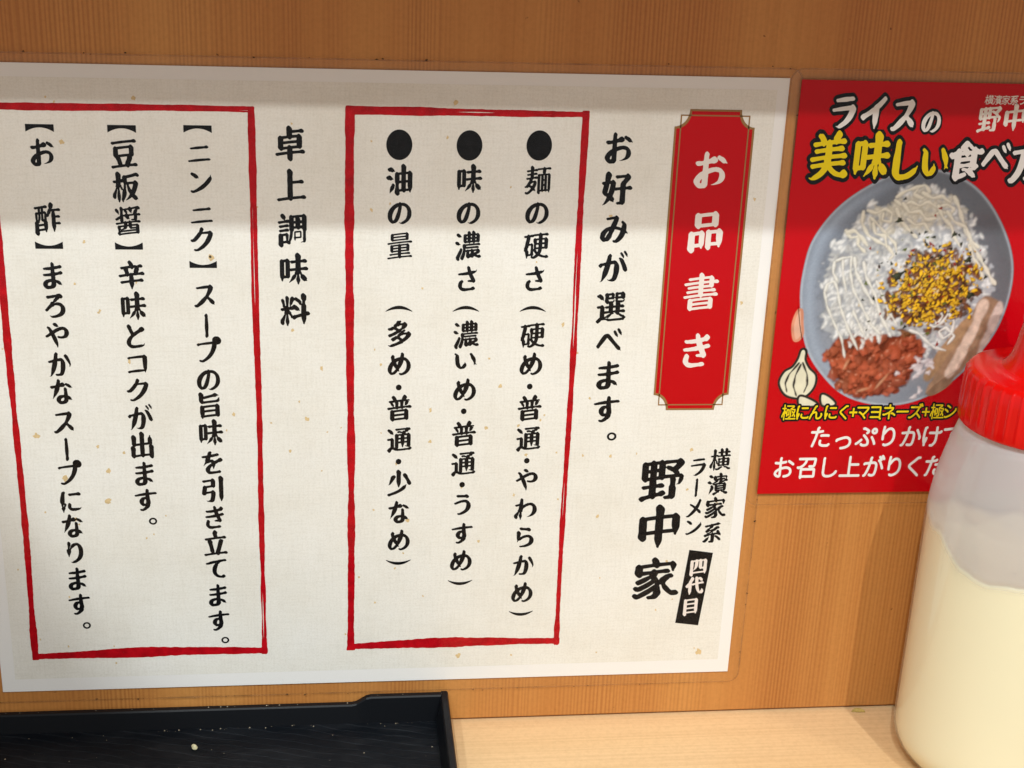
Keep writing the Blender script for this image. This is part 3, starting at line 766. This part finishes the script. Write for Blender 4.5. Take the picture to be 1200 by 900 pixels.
# pork slices, lower right
for P, c_ in (([(322.6,140.4),(328.3,139.0),(329.5,135.0),(325.5,122.8),(320.4,116.7),(313.9,107.4),(308.0,106.4),(312.0,118.8),(318.2,130.9)], (0.30,0.185,0.115)), ([(321.9,138.9),(325.0,137.9),(323.2,130.9),(318.4,116.7),(315.1,111.6),(313.7,114.7),(318.0,125.9)], (0.60,0.46,0.37)), ([(328.3,139.0),(329.7,135.0),(325.6,121.8),(323.8,120.8),(326.0,131.9)], (0.52,0.42,0.37)), ([(318.5,134),(320.0,131),(313,119),(309,111),(306,113),(311.5,124)], (0.36,0.22,0.12))):
    d = sdf(closed_spline(P, 6))+(NF2-0.5)*0.8; put(np.clip(0.5+d/0.7, 0, 1), np.array(c_)*(0.62+0.45*NF2[..., None]+0.30*NF3[..., None]))
    put(np.clip(0.5+d/0.7, 0, 1)*np.clip(1-np.abs(np.sin((GX*0.86-GZ*0.5)*0.9+NF1*5)), 0, 1)*0.16, np.array(c_)*1.4)
# kimchi, lower left
kim = closed_spline([(271.4,120.9),(275.5,125.4),(284.1,126.9),(294.8,127.9),(302.6,124.9),(303.6,117.8),(300.6,110.6),(296.0,106.4),(290.2,105.0),(281.4,106.5),(274.8,112.4)], 6)
ks = sdf(kim)+(NF2-0.5)*3.0; put(np.clip(0.5+ks/0.6, 0, 1), np.array((0.17,0.032,0.014))*(0.5+1.0*NF2[..., None]))
J_, I_ = np.nonzero(ks > 0.3)
for k in range(190):
    q_ = prng.integers(0, len(J_)); x, z = CX[I_[q_]], CZ[J_[q_]]; f_ = prng.uniform(0.55, 1.25)
    col_ = np.array((0.30,0.055,0.022))*f_+np.array((0.06,0.03,0.015))*prng.random(); rx = prng.uniform(0.9, 2.5); a_ = prng.uniform(0, 3.14)
    blob(x+0.35, z-0.45, rx, rx*0.72, a_, (0.07,0.010,0.005), soft=0.55, jag=0.10); blob(x, z, rx, rx*0.68, a_, col_, col_*1.55+0.02, soft=0.88, jag=0.13)
    if prng.random() < 0.35: blob(x-0.2*rx, z+0.3*rx, rx*0.28, 0.22, a_, (0.62,0.33,0.22), soft=0.7)
for x, z, l_, a_ in ((292,111,3.6,0.95), (286,108,2.4,0.3), (279,117,2.2,1.2)): blob(x, z, l_, 0.5, a_, (0.48,0.20,0.10), (0.62,0.36,0.22), soft=0.8)
for k in range(16): x, z = prng.normal(304.5, 2.6), prng.normal(115.5, 4.0); blob(x, z, prng.uniform(0.8, 1.8), 0.7, prng.uniform(0, 3), (0.55,0.47,0.48), (0.82,0.78,0.79), jag=0.2, soft=0.9)
# brown seasoning under the yellow crumbs
def top_w(x, z):
    u_ = ((x-305.0)*0.92+(z-143.5)*0.40)/17.0; v_ = (-(x-305.0)*0.40+(z-143.5)*0.92)/14.5; return u_*u_+v_*v_
for k in range(520):
    x, z = prng.normal(304.5, 8.6), prng.normal(142.0, 8.0)
    if top_w(x, z) > 1+0.2*math.sin(x*0.7)+0.2*math.sin(z*0.9): continue
    f_ = prng.uniform(0.35, 1.3); blob(x, z, prng.uniform(0.7, 1.9), prng.uniform(0.5, 1.2), prng.uniform(0, 3), np.array((0.095,0.032,0.012))*f_, np.array((0.24,0.10,0.04))*f_, jag=0.15, soft=0.85)
blur(1)
# mayonnaise threads
MD, ML, MW = (0.54,0.51,0.41), (0.82,0.79,0.68), (0.88,0.88,0.84)
TOPS = [[(288.6,173.5),(291.2,175.4),(294.8,176.8),(297.5,177.5),(299.2,175.4),(297.2,173.1),(294.1,174.4),(295.3,176.3)], [(288.2,172.5),(290.9,170.7),(293.5,172.1),(296.6,170.7),(299.2,172.2),(302.4,170.3),(305.6,171.3),(308.2,169.9),(307.1,168.0),(304.0,168.9),(301.4,167.5)],
 [(307.7,173.7),(309.5,170.8),(311.1,167.1),(313.9,161.4),(317.1,156.6),(320.8,151.7),(324.1,146.9),(326.1,144.7)], [(278.3,168.7),(278.3,164.9),(280.7,161.1),(283.8,159.2),(287.9,157.3),(290.2,154.5),(289.0,153.0)], [(279.6,169.1),(282.6,168.2),(285.3,169.7),(287.8,168.3),(287.7,165.4),(284.8,165.9),(285.0,168.3)],
 [(273.3,162.5),(275.1,160.1),(277.9,160.6),(277.8,157.8),(280.5,155.4)], [(280.9,166.8),(284.1,164.0),(286.9,161.2),(290.2,158.3),(291.0,155.4)], [(289.1,169.7),(291.0,165.9),(293.8,163.1),(297.1,160.3)], [(302.8,170.8),(304.8,167.0),(308.1,164.2),(309.7,160.4),(312.1,157.5)], [(273.9,162.0),(276.2,162.5),(278.9,160.2),(281.2,157.3)],
 [(291,171.5),(293.5,168.5),(297,169.0),(299.5,166.2),(303,166.8)], [(297,175),(300.5,173.2),(303.5,174.0),(306.5,172.0)], [(306,169),(309,165.5),(313,164.0),(315.5,159.5),(318.5,157.0)], [(293,166.5),(296,164.5),(299,165.0),(301.5,161.8)], [(282,165),(283,161.5),(286.5,160.8),(287.5,157.0)], [(315,158),(317.2,153.5),(320,150.5),(321.5,146.5)]]
LEFT = [[(268.7,141.8),(269.3,144.7),(271.6,145.7),(272.9,142.8),(274.6,136.9),(277.9,129.9),(282.3,122.1)], [(268.7,141.8),(270.2,136.9),(273.4,130.9),(276.4,125.9),(278.2,119.4)], [(271.2,152.4),(273.5,153.4),(276.3,153.9),(276.5,148.6),(278.2,142.8),(281.9,136.9),(285.6,130.9),(289.5,127.4)],
 [(277.3,153.4),(278.4,148.6),(282.1,142.8),(285.6,137.9)], [(270.8,152.0),(270.7,148.6),(272.5,145.7)], [(279.1,135.4),(281.7,130.9),(284.1,126.9)], [(285.6,145.7),(288.2,140.8),(290.8,135.9),(294.4,130.9)], [(280.5,152),(282,147),(285.5,141.5),(288.5,134.0),(292,128.5)], [(273.5,152.6),(274.2,147.5),(276.0,142.0)]]
LOW = [[(299.1,128.9),(302.2,127.9),(305.1,125.4),(308.4,122.9),(312.6,121.8)], [(304.1,131.9),(307.4,129.9),(310.1,131.9),(311.6,134.9),(314.0,131.9),(313.7,127.9),(311.0,125.9),(309.1,128.4),(311.4,129.9),(314.8,126.9),(312.8,123.9)], [(307.3,136.9),(309.8,133.9),(308.2,130.9),(305.8,133.9)]]
for k in range(170): x, z = prng.normal(297, 9.0), prng.normal(169.5, 3.2); (inside(x, z) > 1.0) and blob(x, z, prng.uniform(0.9, 2.0), prng.uniform(0.6, 1.1), prng.uniform(0, 3), (0.50,0.47,0.38), (0.74,0.71,0.60), soft=0.6, jag=0.15)
for P in TOPS: strand(P, prng.uniform(0.48, 0.75), MD, ML)
for k in range(60): x, z = prng.normal(285, 3.6), prng.normal(129.5, 3.0); blob(x, z, prng.uniform(0.7, 1.5), 0.6, prng.uniform(0.6, 2.4), (0.55,0.55,0.53), (0.86,0.86,0.83), jag=0.15, soft=0.85)
for P in LEFT: strand(P, prng.uniform(0.36, 0.62), (0.50,0.49,0.42), MW)
for P in LOW: strand(P, prng.uniform(0.42, 0.6), (0.52,0.49,0.44), MW)
blur(1)
# yellow crumbs, sesame, seaweed and chilli flakes
for k in range(560):
    x, z = prng.normal(305.0, 9.2), prng.normal(143.8, 8.0)
    if top_w(x, z) > 1.05+0.3*math.sin(x*0.9+z*0.4): continue
    s_ = prng.uniform(0.34, 0.95); y_ = prng.uniform(0.6, 1.08); a_ = prng.uniform(0, 3)
    if NF3[int((z-CZ[0])/CELL), int((x-CX[0])/CELL)] < 0.30 and prng.random() < 0.8: continue
    blob(x+0.22, z-0.28, s_*1.1, s_*0.8, a_, (0.07,0.022,0.008), soft=0.75); blob(x, z, s_*1.15, s_*0.62, a_, (0.74*y_,0.40*y_,0.014), (0.92*y_,0.62*y_,0.04), jag=0.14)
for k in range(210):
    x, z = prng.normal(304, 11.0), prng.normal(147, 9.0)
    if inside(x, z) < 0.8: continue
    c_ = [(0.016,0.018,0.012), (0.022,0.026,0.014), (0.24,0.020,0.012), (0.60,0.48,0.30), (0.10,0.13,0.03)][prng.integers(0, 5)]
    s_ = prng.uniform(0.22, 0.75); blob(x, z, s_, s_*0.6, prng.uniform(0, 3), c_, jag=0.2)
for x, z, s_ in ((292.5,147.5,1.7), (315.5,153.0,1.2), (318,141,1.3), (309.5,161.5,0.9), (290.5,166,1.0)): blob(x, z, s_, s_*0.75, 0.6, (0.018,0.022,0.012), (0.06,0.07,0.04), jag=0.2)
blur(1)
IMG *= (0.95+0.10*NF4[..., None])**(MASK[..., None]*1.0)
# the little clove at the bowl's left rim
dcl = sdf(closed_spline([(258.9,131),(260.2,135.8),(262.2,136.0),(262.9,131.5),(263.4,127.5),(261.9,125.1),(259.9,125.6)], 6))
CLOVE = dcl > -0.4; put(cover(dcl), np.array((0.62,0.26,0.16))*(0.75+0.45*NF2[..., None])); put(cover(dcl-0.9)*0.5, (0.80,0.55,0.42))
# garlic drawing
GARL = np.zeros(GX.shape, bool); CRM, INKC = (0.72,0.69,0.52), (0.022,0.020,0.018)
def drawn(P, fill=CRM, wdt=0.8):
    global GARL
    d = sdf(closed_spline(P, 8)); GARL |= d > -wdt-0.4
    put(cover(d+wdt), INKC); put(cover(d-0.05), np.array(fill)*(0.93+0.14*NF2[..., None])); return d
drawn([(263.7,105.3),(259.5,106.6),(257.2,110.5),(258.4,114.2),(261.0,116.0),(262.6,118.8),(263.4,121.9),(264.6,121.6),(264.7,118.6),(266.4,115.6),(268.9,113.0),(268.8,109.2),(266.6,106.2)])
for P in ([(262.9,117.5),(260.0,113.6),(259.0,110.4),(259.9,107.4)], [(263.6,117.0),(262.2,113.2),(261.9,109.4),(263.3,105.9)], [(264.2,117.6),(266.1,113.6),(266.6,110.0),(265.7,107.2)]):
    strand(P, 0.36, INKC, INKC)
drawn([(264.6,105.6),(264.9,102.6),(268.5,102.3),(270.6,102.9),(268.0,104.6)]); drawn([(272.0,106.2),(272.6,102.8),(275.5,102.4),(276.8,103.2),(274.4,105.4)])
def picture(name, mask):
    keep = mask[:-1, :-1] | mask[1:, :-1] | mask[:-1, 1:] | mask[1:, 1:]
    idx = np.full(GX.shape, -1); J, I = np.nonzero(keep)
    use = np.zeros(GX.shape, bool)
    for dj, di in ((0,0), (1,0), (0,1), (1,1)): use[J+dj, I+di] = True
    idx[use] = np.arange(use.sum())
    V = np.stack([GX[use]/1000, np.full(use.sum(), YP-0.00004), GZ[use]/1000], 1)
    F = np.stack([idx[J, I], idx[J, I+1], idx[J+1, I+1], idx[J+1, I]], 1)
    return mesh_obj(name, V, F, M['picture'], poster, colours=IMG[use])
GARL &= ~MASK; CLOVE &= ~MASK; 
picture('bowl_picture', MASK); picture('garlic_drawing', GARL); picture('clove_picture', CLOVE & ~GARL)
# ---- lettering
def row(name, chars, xs, zs, ws, hs, style, mat, outline=0.0, layer=0):
    items = [(c_, x, z, a_, b_, 0.0) for c_, x, z, a_, b_ in zip(chars, xs, zs, ws, hs)]
    y = YP-0.00008-layer*0.00001; par = poster
    o = mesh_obj(name, *text_vf(items, y-0.00006, style, 0.0, False), mat, par)
    if outline:
        AV = []; AF = []; b = 0
        for k, it in enumerate(items):                    # dark edging: one thin layer per character, they overlap
            v_, f_ = text_vf([it], y-0.000004*(k % 6), style, outline, False); AV.append(v_); AF += [tuple(i+b for i in f) for f in f_]; b += len(v_)
        mesh_obj('lettering_edge', np.vstack(AV), AF, M['ink'], o)
    return o
row('headline', 'ライスの', (267.6,277.5,287.2,296.3), (199.8,199.6,199.5,197.4), (9.3,9.3,9.3,6.6), (11.4,11.4,11.4,8.2), 'heavy', M['poster_white'], 0.10)
row('headline', '美味しい', (264.4,278.3,289.3,299.2), (185.8,185.6,185.4,185.0), (12.0,12.0,12.0,10.0), (14.6,14.4,14.2,11.2), 'heavy', M['poster_yellow'], 0.09)
row('headline', '食べ方', (309.2,319.2,329.6), (185.4,186.2,185.2), (10.6,10.6,11.0), (12.8,11.4,13.0), 'heavy', M['poster_white'], 0.095)
row('shop_name', '横濱家系ラーメン', [314.1+2.72*i for i in range(8)], [204.7]*8, [2.8]*8, [3.0]*8, 'round', M['logo_cream'])
row('shop_name', '野中家', (315.1,323.3,331.6), (198.6,199.0,198.8), [7.6]*3, [8.2]*3, 'brush', M['logo_cream'])
row('caption', '極にんにく+マヨネーズ+極シ', (261.3,265.9,270.5,275.6,280.2,283.6,286.9,291.3,296.0,300.6,305.2,308.9,312.8,317.3), [99.9]*14, [4.9]*5+[3.4]+[4.9]*5+[3.4]+[4.9]*2, [5.7]*5+[4.0]+[5.7]*5+[4.0]+[5.7]*2, 'round', M['poster_yellow'], 0.13)
row('caption', 'たっぷりかけて', (273.0,281.2,289.1,296.8,304.7,312.0,319.4), (90.8,89.8,90.9,90.9,90.8,90.7,91.0), [7.4]*7, [8.2]*7, 'round', M['poster_white'])
row('caption', 'お召し上がりくだ', (261.5,269.9,277.2,284.8,293.0,300.4,307.5,314.8), [79.7]*8, [7.4]*8, [8.3]*8, 'round', M['poster_white'])
outer = round_rect(249.8, 356.4, 66.0, 213.4, 4); inner = round_rect(250.3, 355.9, 66.5, 212.9, 3.6)
V, F = sheet_vf(outer, -0.00165, 0.00012); mesh_obj('laminate_film', V, F, M['film'], poster)
V, F = ring_vf(outer, inner, -0.00168); mesh_obj('film_edge', V, F, M['film_rim'], poster)

# ================================================================ the squeeze bottle
BX, BY, RB = 0.3335, -0.0330, 0.0310
bottle = empty('squeeze_bottle', (BX, BY, ZC)); tag(bottle, 'soft clear squeeze bottle of cream mayonnaise with a ribbed red cap', 'bottle')
prof = [(0.001, 0.0016), (0.012, 0.0012)]
for i in range(9):
    a = math.pi/2*i/8; prof.append((RB-0.013+0.013*math.sin(a), 0.013-0.013*math.cos(a)))
for i in range(1, 13): prof.append((RB, 0.013+0.075*i/12))
for i in range(1, 15):
    t = i/14; prof.append((RB-0.0062*t**1.9, 0.088+0.036*t))
prof += [(0.0235, 0.1250), (0.0235, 0.136)]
def fill_top(a):
    d = math.degrees(a) % 360
    pts = [(0,0.080), (90,0.082), (140,0.092), (165,0.0935), (185,0.090), (200,0.0868), (210,0.0830), (219,0.0815), (232,0.0828), (260,0.0838), (300,0.0830), (360,0.080)]
    v_ = np.interp(d, [p_[0] for p_ in pts], [p_[1] for p_ in pts]); q_ = math.radians(d); return v_+0.0008*math.sin(q_*7+1)+0.0004*math.sin(q_*17)+0.0035*math.exp(-((d-188)/7)**2)
dense = []
for (r0, z0), (r1, z1) in zip(prof, prof[1:]):
    m_ = max(1, int(math.hypot(r1-r0, z1-z0)/0.0008)) if 0.06 < z0 < 0.11 else 1
    dense += [(r0+(r1-r0)*i/m_, z0+(z1-z0)*i/m_) for i in range(m_)]
dense.append(prof[-1])
V, F = lathe_vf(dense, BX, BY, ZC, 144)
wet = np.array([1-min(1, max(0, 0.5+(z-fill_top(2*math.pi*i/144))/0.0045)) for r, z in dense for i in range(144)])
mesh_obj('body', V, F, M['bottle'], bottle, True, colours=np.stack([wet]*3, 1))
mp_ = [(r-0.0007, z) for r, z in prof if z <= 0.0885 and r > 0.005]
V = []; F = []; n = 120; nb = len(mp_)+14
rows_ = [(r, z, None) for r, z in mp_ if z < 0.055]
rows_[0] = (0.006, 0.0022, None)
for k in range(1, 21): rows_.append((None, None, k/20))
for r, z, t in rows_:
    for i in range(n):
        a = 2*math.pi*i/n
        if t is None: rr, zz = r, max(z, 0.0022)
        else:
            zz = 0.055+(fill_top(a)-0.055)*min(1.0, t*1.0); rr = RB-0.0007 if zz < 0.088 else RB-0.0007-0.0062*((zz-0.088)/0.036)**1.9
        V.append((BX+rr*math.cos(a), BY+rr*math.sin(a), ZC+zz))
for f_, dz in ((0.94, -0.0006), (0.80, -0.0025), (0.5, -0.004), (0.02, -0.0045)):
    for i in range(n):
        a = 2*math.pi*i/n; zz = 0.080+(fill_top(a)-0.080)*f_**6+dz*1.6; rr = (RB-0.0012)*f_; V.append((BX+rr*math.cos(a), BY+rr*math.sin(a), ZC+zz))
nr = len(V)//n
for j in range(nr-1):
    for i in range(n): k = (i+1) % n; F.append((j*n+i, j*n+k, (j+1)*n+k, (j+1)*n+i))
mesh_obj('mayonnaise', V, F, M['mayo'], bottle, True)
# ribbed collar
RC = 0.0258
cp = [(0.0236, 0.1262), (RC-0.0002, 0.1262), (RC, 0.1268), (RC-0.0001, 0.1300), (RC-0.0003, 0.1380), (RC-0.0006, 0.1418), (RC-0.0013, 0.1432), (RC-0.0026, 0.1438), (0.0195, 0.1436), (0.0170, 0.1440), (0.0155, 0.1447), (0.0005, 0.1447)]
def ribs(r, z, a, j):
    return r+(0.00036*max(0.0, math.cos(a*46))**2 if 3 <= j <= 5 else 0.0)
V, F = lathe_vf(cp, BX, BY, ZC, 448, ribs); cap = mesh_obj('cap', V, F, M['cap'], bottle, True)
sp = [(0.0158, 0.1440), (0.0140, 0.1455), (0.0126, 0.1480), (0.0117, 0.1515), (0.0110, 0.1560), (0.0105, 0.1590), (0.0108, 0.1600), (0.0108, 0.1618), (0.0096, 0.1626), (0.0066, 0.1665), (0.0048, 0.1720), (0.0040, 0.1770), (0.0030, 0.1774), (0.0002, 0.1774)]
V, F = lathe_vf(sp, BX, BY, ZC, 64); mesh_obj('spout', V, F, M['cap'], cap, True)

# ================================================================ the black tray
TX0, TX1, TY0, TY1, TH = -0.115, 0.1500, -0.1100, -0.0012, 0.0028
tray = empty('tray', ((TX0+TX1)/2, (TY0+TY1)/2, ZC)); tag(tray, 'black plastic tray with a wood-grained floor pushed against the wooden wall', 'tray')
V, F = box_vf(TX0+0.002, TX1-0.002, TY0+0.002, TY1-0.002, ZC+0.0004, ZC+0.0040); mesh_obj('floor', V, F, M['tray_floor'], tray)
def rim(u, length, raised_from, lo=0.0104, hi=0.0133):
    t = np.clip((u-raised_from)/0.006, 0, 1); t = t*t*(3-2*t); return lo+(hi-lo)*t
def wall_strip(name, pts, thick_dir, heights, flare):
    """upright rim: outer foot, outer top, inner top, inner foot along a path"""
    V = []; F = []; m_ = len(pts)
    for (x, y), h in zip(pts, heights):
        nx_, ny_ = thick_dir
        V += [(x-nx_*0*flare+nx_*0.0016, y+ny_*0.0016, ZC+0.0003), (x, y, ZC+h-0.0005), (x+nx_*0.0004, y+ny_*0.0004, ZC+h), (x+nx_*0.0022, y+ny_*0.0022, ZC+h), (x+nx_*0.0026, y+ny_*0.0026, ZC+h-0.0005), (x+nx_*0.0042, y+ny_*0.0042, ZC+0.0036)]
    for i in range(m_-1):
        for k in range(5): a, b = i*6+k, (i+1)*6+k; F.append((a, b, b+1, a+1))
        a, b = i*6+5, (i+1)*6+5; F.append((a, b, b-5, a-5))
    F.append(tuple(range(5, -1, -1))); F.append(tuple((m_-1)*6+k for k in range(6)))
    o = mesh_obj(name, V, F, M['tray'], tray)
    bm = bmesh.new(); bm.from_mesh(o.data); bmesh.ops.recalc_face_normals(bm, faces=bm.faces); bm.to_mesh(o.data); bm.free()
    return o
xs = np.linspace(TX0, TX1, 160)
wall_strip('rim', [(x, TY1) for x in xs], (0, -1), [float(rim(x, 0, 0.1170) if x > 0.02 else rim(-(x-TX0)+0.04, 0, 0.034)) for x in xs], 0)
wall_strip('rim', [(x, TY0) for x in xs], (0, 1), [float(rim(x, 0, 0.1170) if x > 0.02 else rim(-(x-TX0)+0.04, 0, 0.034)) for x in xs], 0)
ys = np.linspace(TY0, TY1, 20)
wall_strip('rim', [(TX1, y) for y in ys], (-1, 0), [0.0134]*20, 0)
wall_strip('rim', [(TX0, y) for y in ys], (1, 0), [0.0134]*20, 0)
# specks on the tray
AV = []; AF = []; b = 0; rg = random.Random(4)
for k in range(90):
    if k < 40: x, y, z = rg.uniform(-0.01, TX1-0.006), rg.uniform(-0.04, -0.006), ZC+0.0040
    elif k < 70: x, y, z = rg.uniform(0.05, TX1-0.006), -0.0052-rg.random()*0.0015, ZC+0.0040
    else: x, y, z = rg.uniform(-0.01, TX1), TY1-0.0012, ZC+(0.0133 if rg.random() < 2 else 0); z = ZC+float(rim(x, 0, 0.1170))
    s = rg.choice([0.00008, 0.00012, 0.00018, 0.0003]); 
    for dx, dy, dz in ((s,0,0), (-s*0.6,s*0.8,0), (-s*0.6,-s*0.8,0), (0,0,s)): AV.append((x+dx, y+dy, z+dz-0.00002))
    AF += [(b,b+1,b+3), (b+1,b+2,b+3), (b+2,b,b+3), (b,b+2,b+1)]; b += 4
tag(mesh_obj('specks', AV, AF, M['dust'], tray), kind='stuff')

# ================================================================ crumbs
def lump(name, loc, size, mat, seed, flat=0.6, bend=0.0):
    bm = bmesh.new(); bmesh.ops.create_icosphere(bm, subdivisions=3, radius=1.0); rg = random.Random(seed)
    ph = [rg.uniform(0, 6.28) for _ in range(6)]
    for v in bm.verts:
        c = v.co; s = 1+0.16*math.sin(3*c.x+ph[0])+0.13*math.sin(4*c.y+ph[1])+0.10*math.sin(5*c.z+ph[2]); c *= s
        v.co = Vector((c.x*size[0], c.y*size[1]+bend*(c.x**2)*size[0], c.z*size[2]))
    zmin = min(v.co.z for v in bm.verts)
    for v in bm.verts: v.co.z -= zmin
    me = bpy.data.meshes.new(name); bm.to_mesh(me); bm.free(); me.polygons.foreach_set('use_smooth', [True]*len(me.polygons)); me.materials.append(mat)
    o = bpy.data.objects.new(name, me); COL.objects.link(o); o.location = loc; return o
o = lump('crumb', (0.0642, -0.0172, ZC+0.0039), (0.0010, 0.0012, 0.0008), M['crumb'], 3); o.rotation_euler.z = 0.5
tag(o, 'pale yellow food crumb lying on the black tray floor', 'crumb')
o = lump('food_scrap', (0.3000, -0.0022, ZC-0.0001), (0.0026, 0.0007, 0.0006), M['scrap'], 7, bend=-0.3); o.rotation_euler.z = -0.15
tag(o, 'thin yellowish food scrap lying where the pale counter meets the wall', 'crumb')
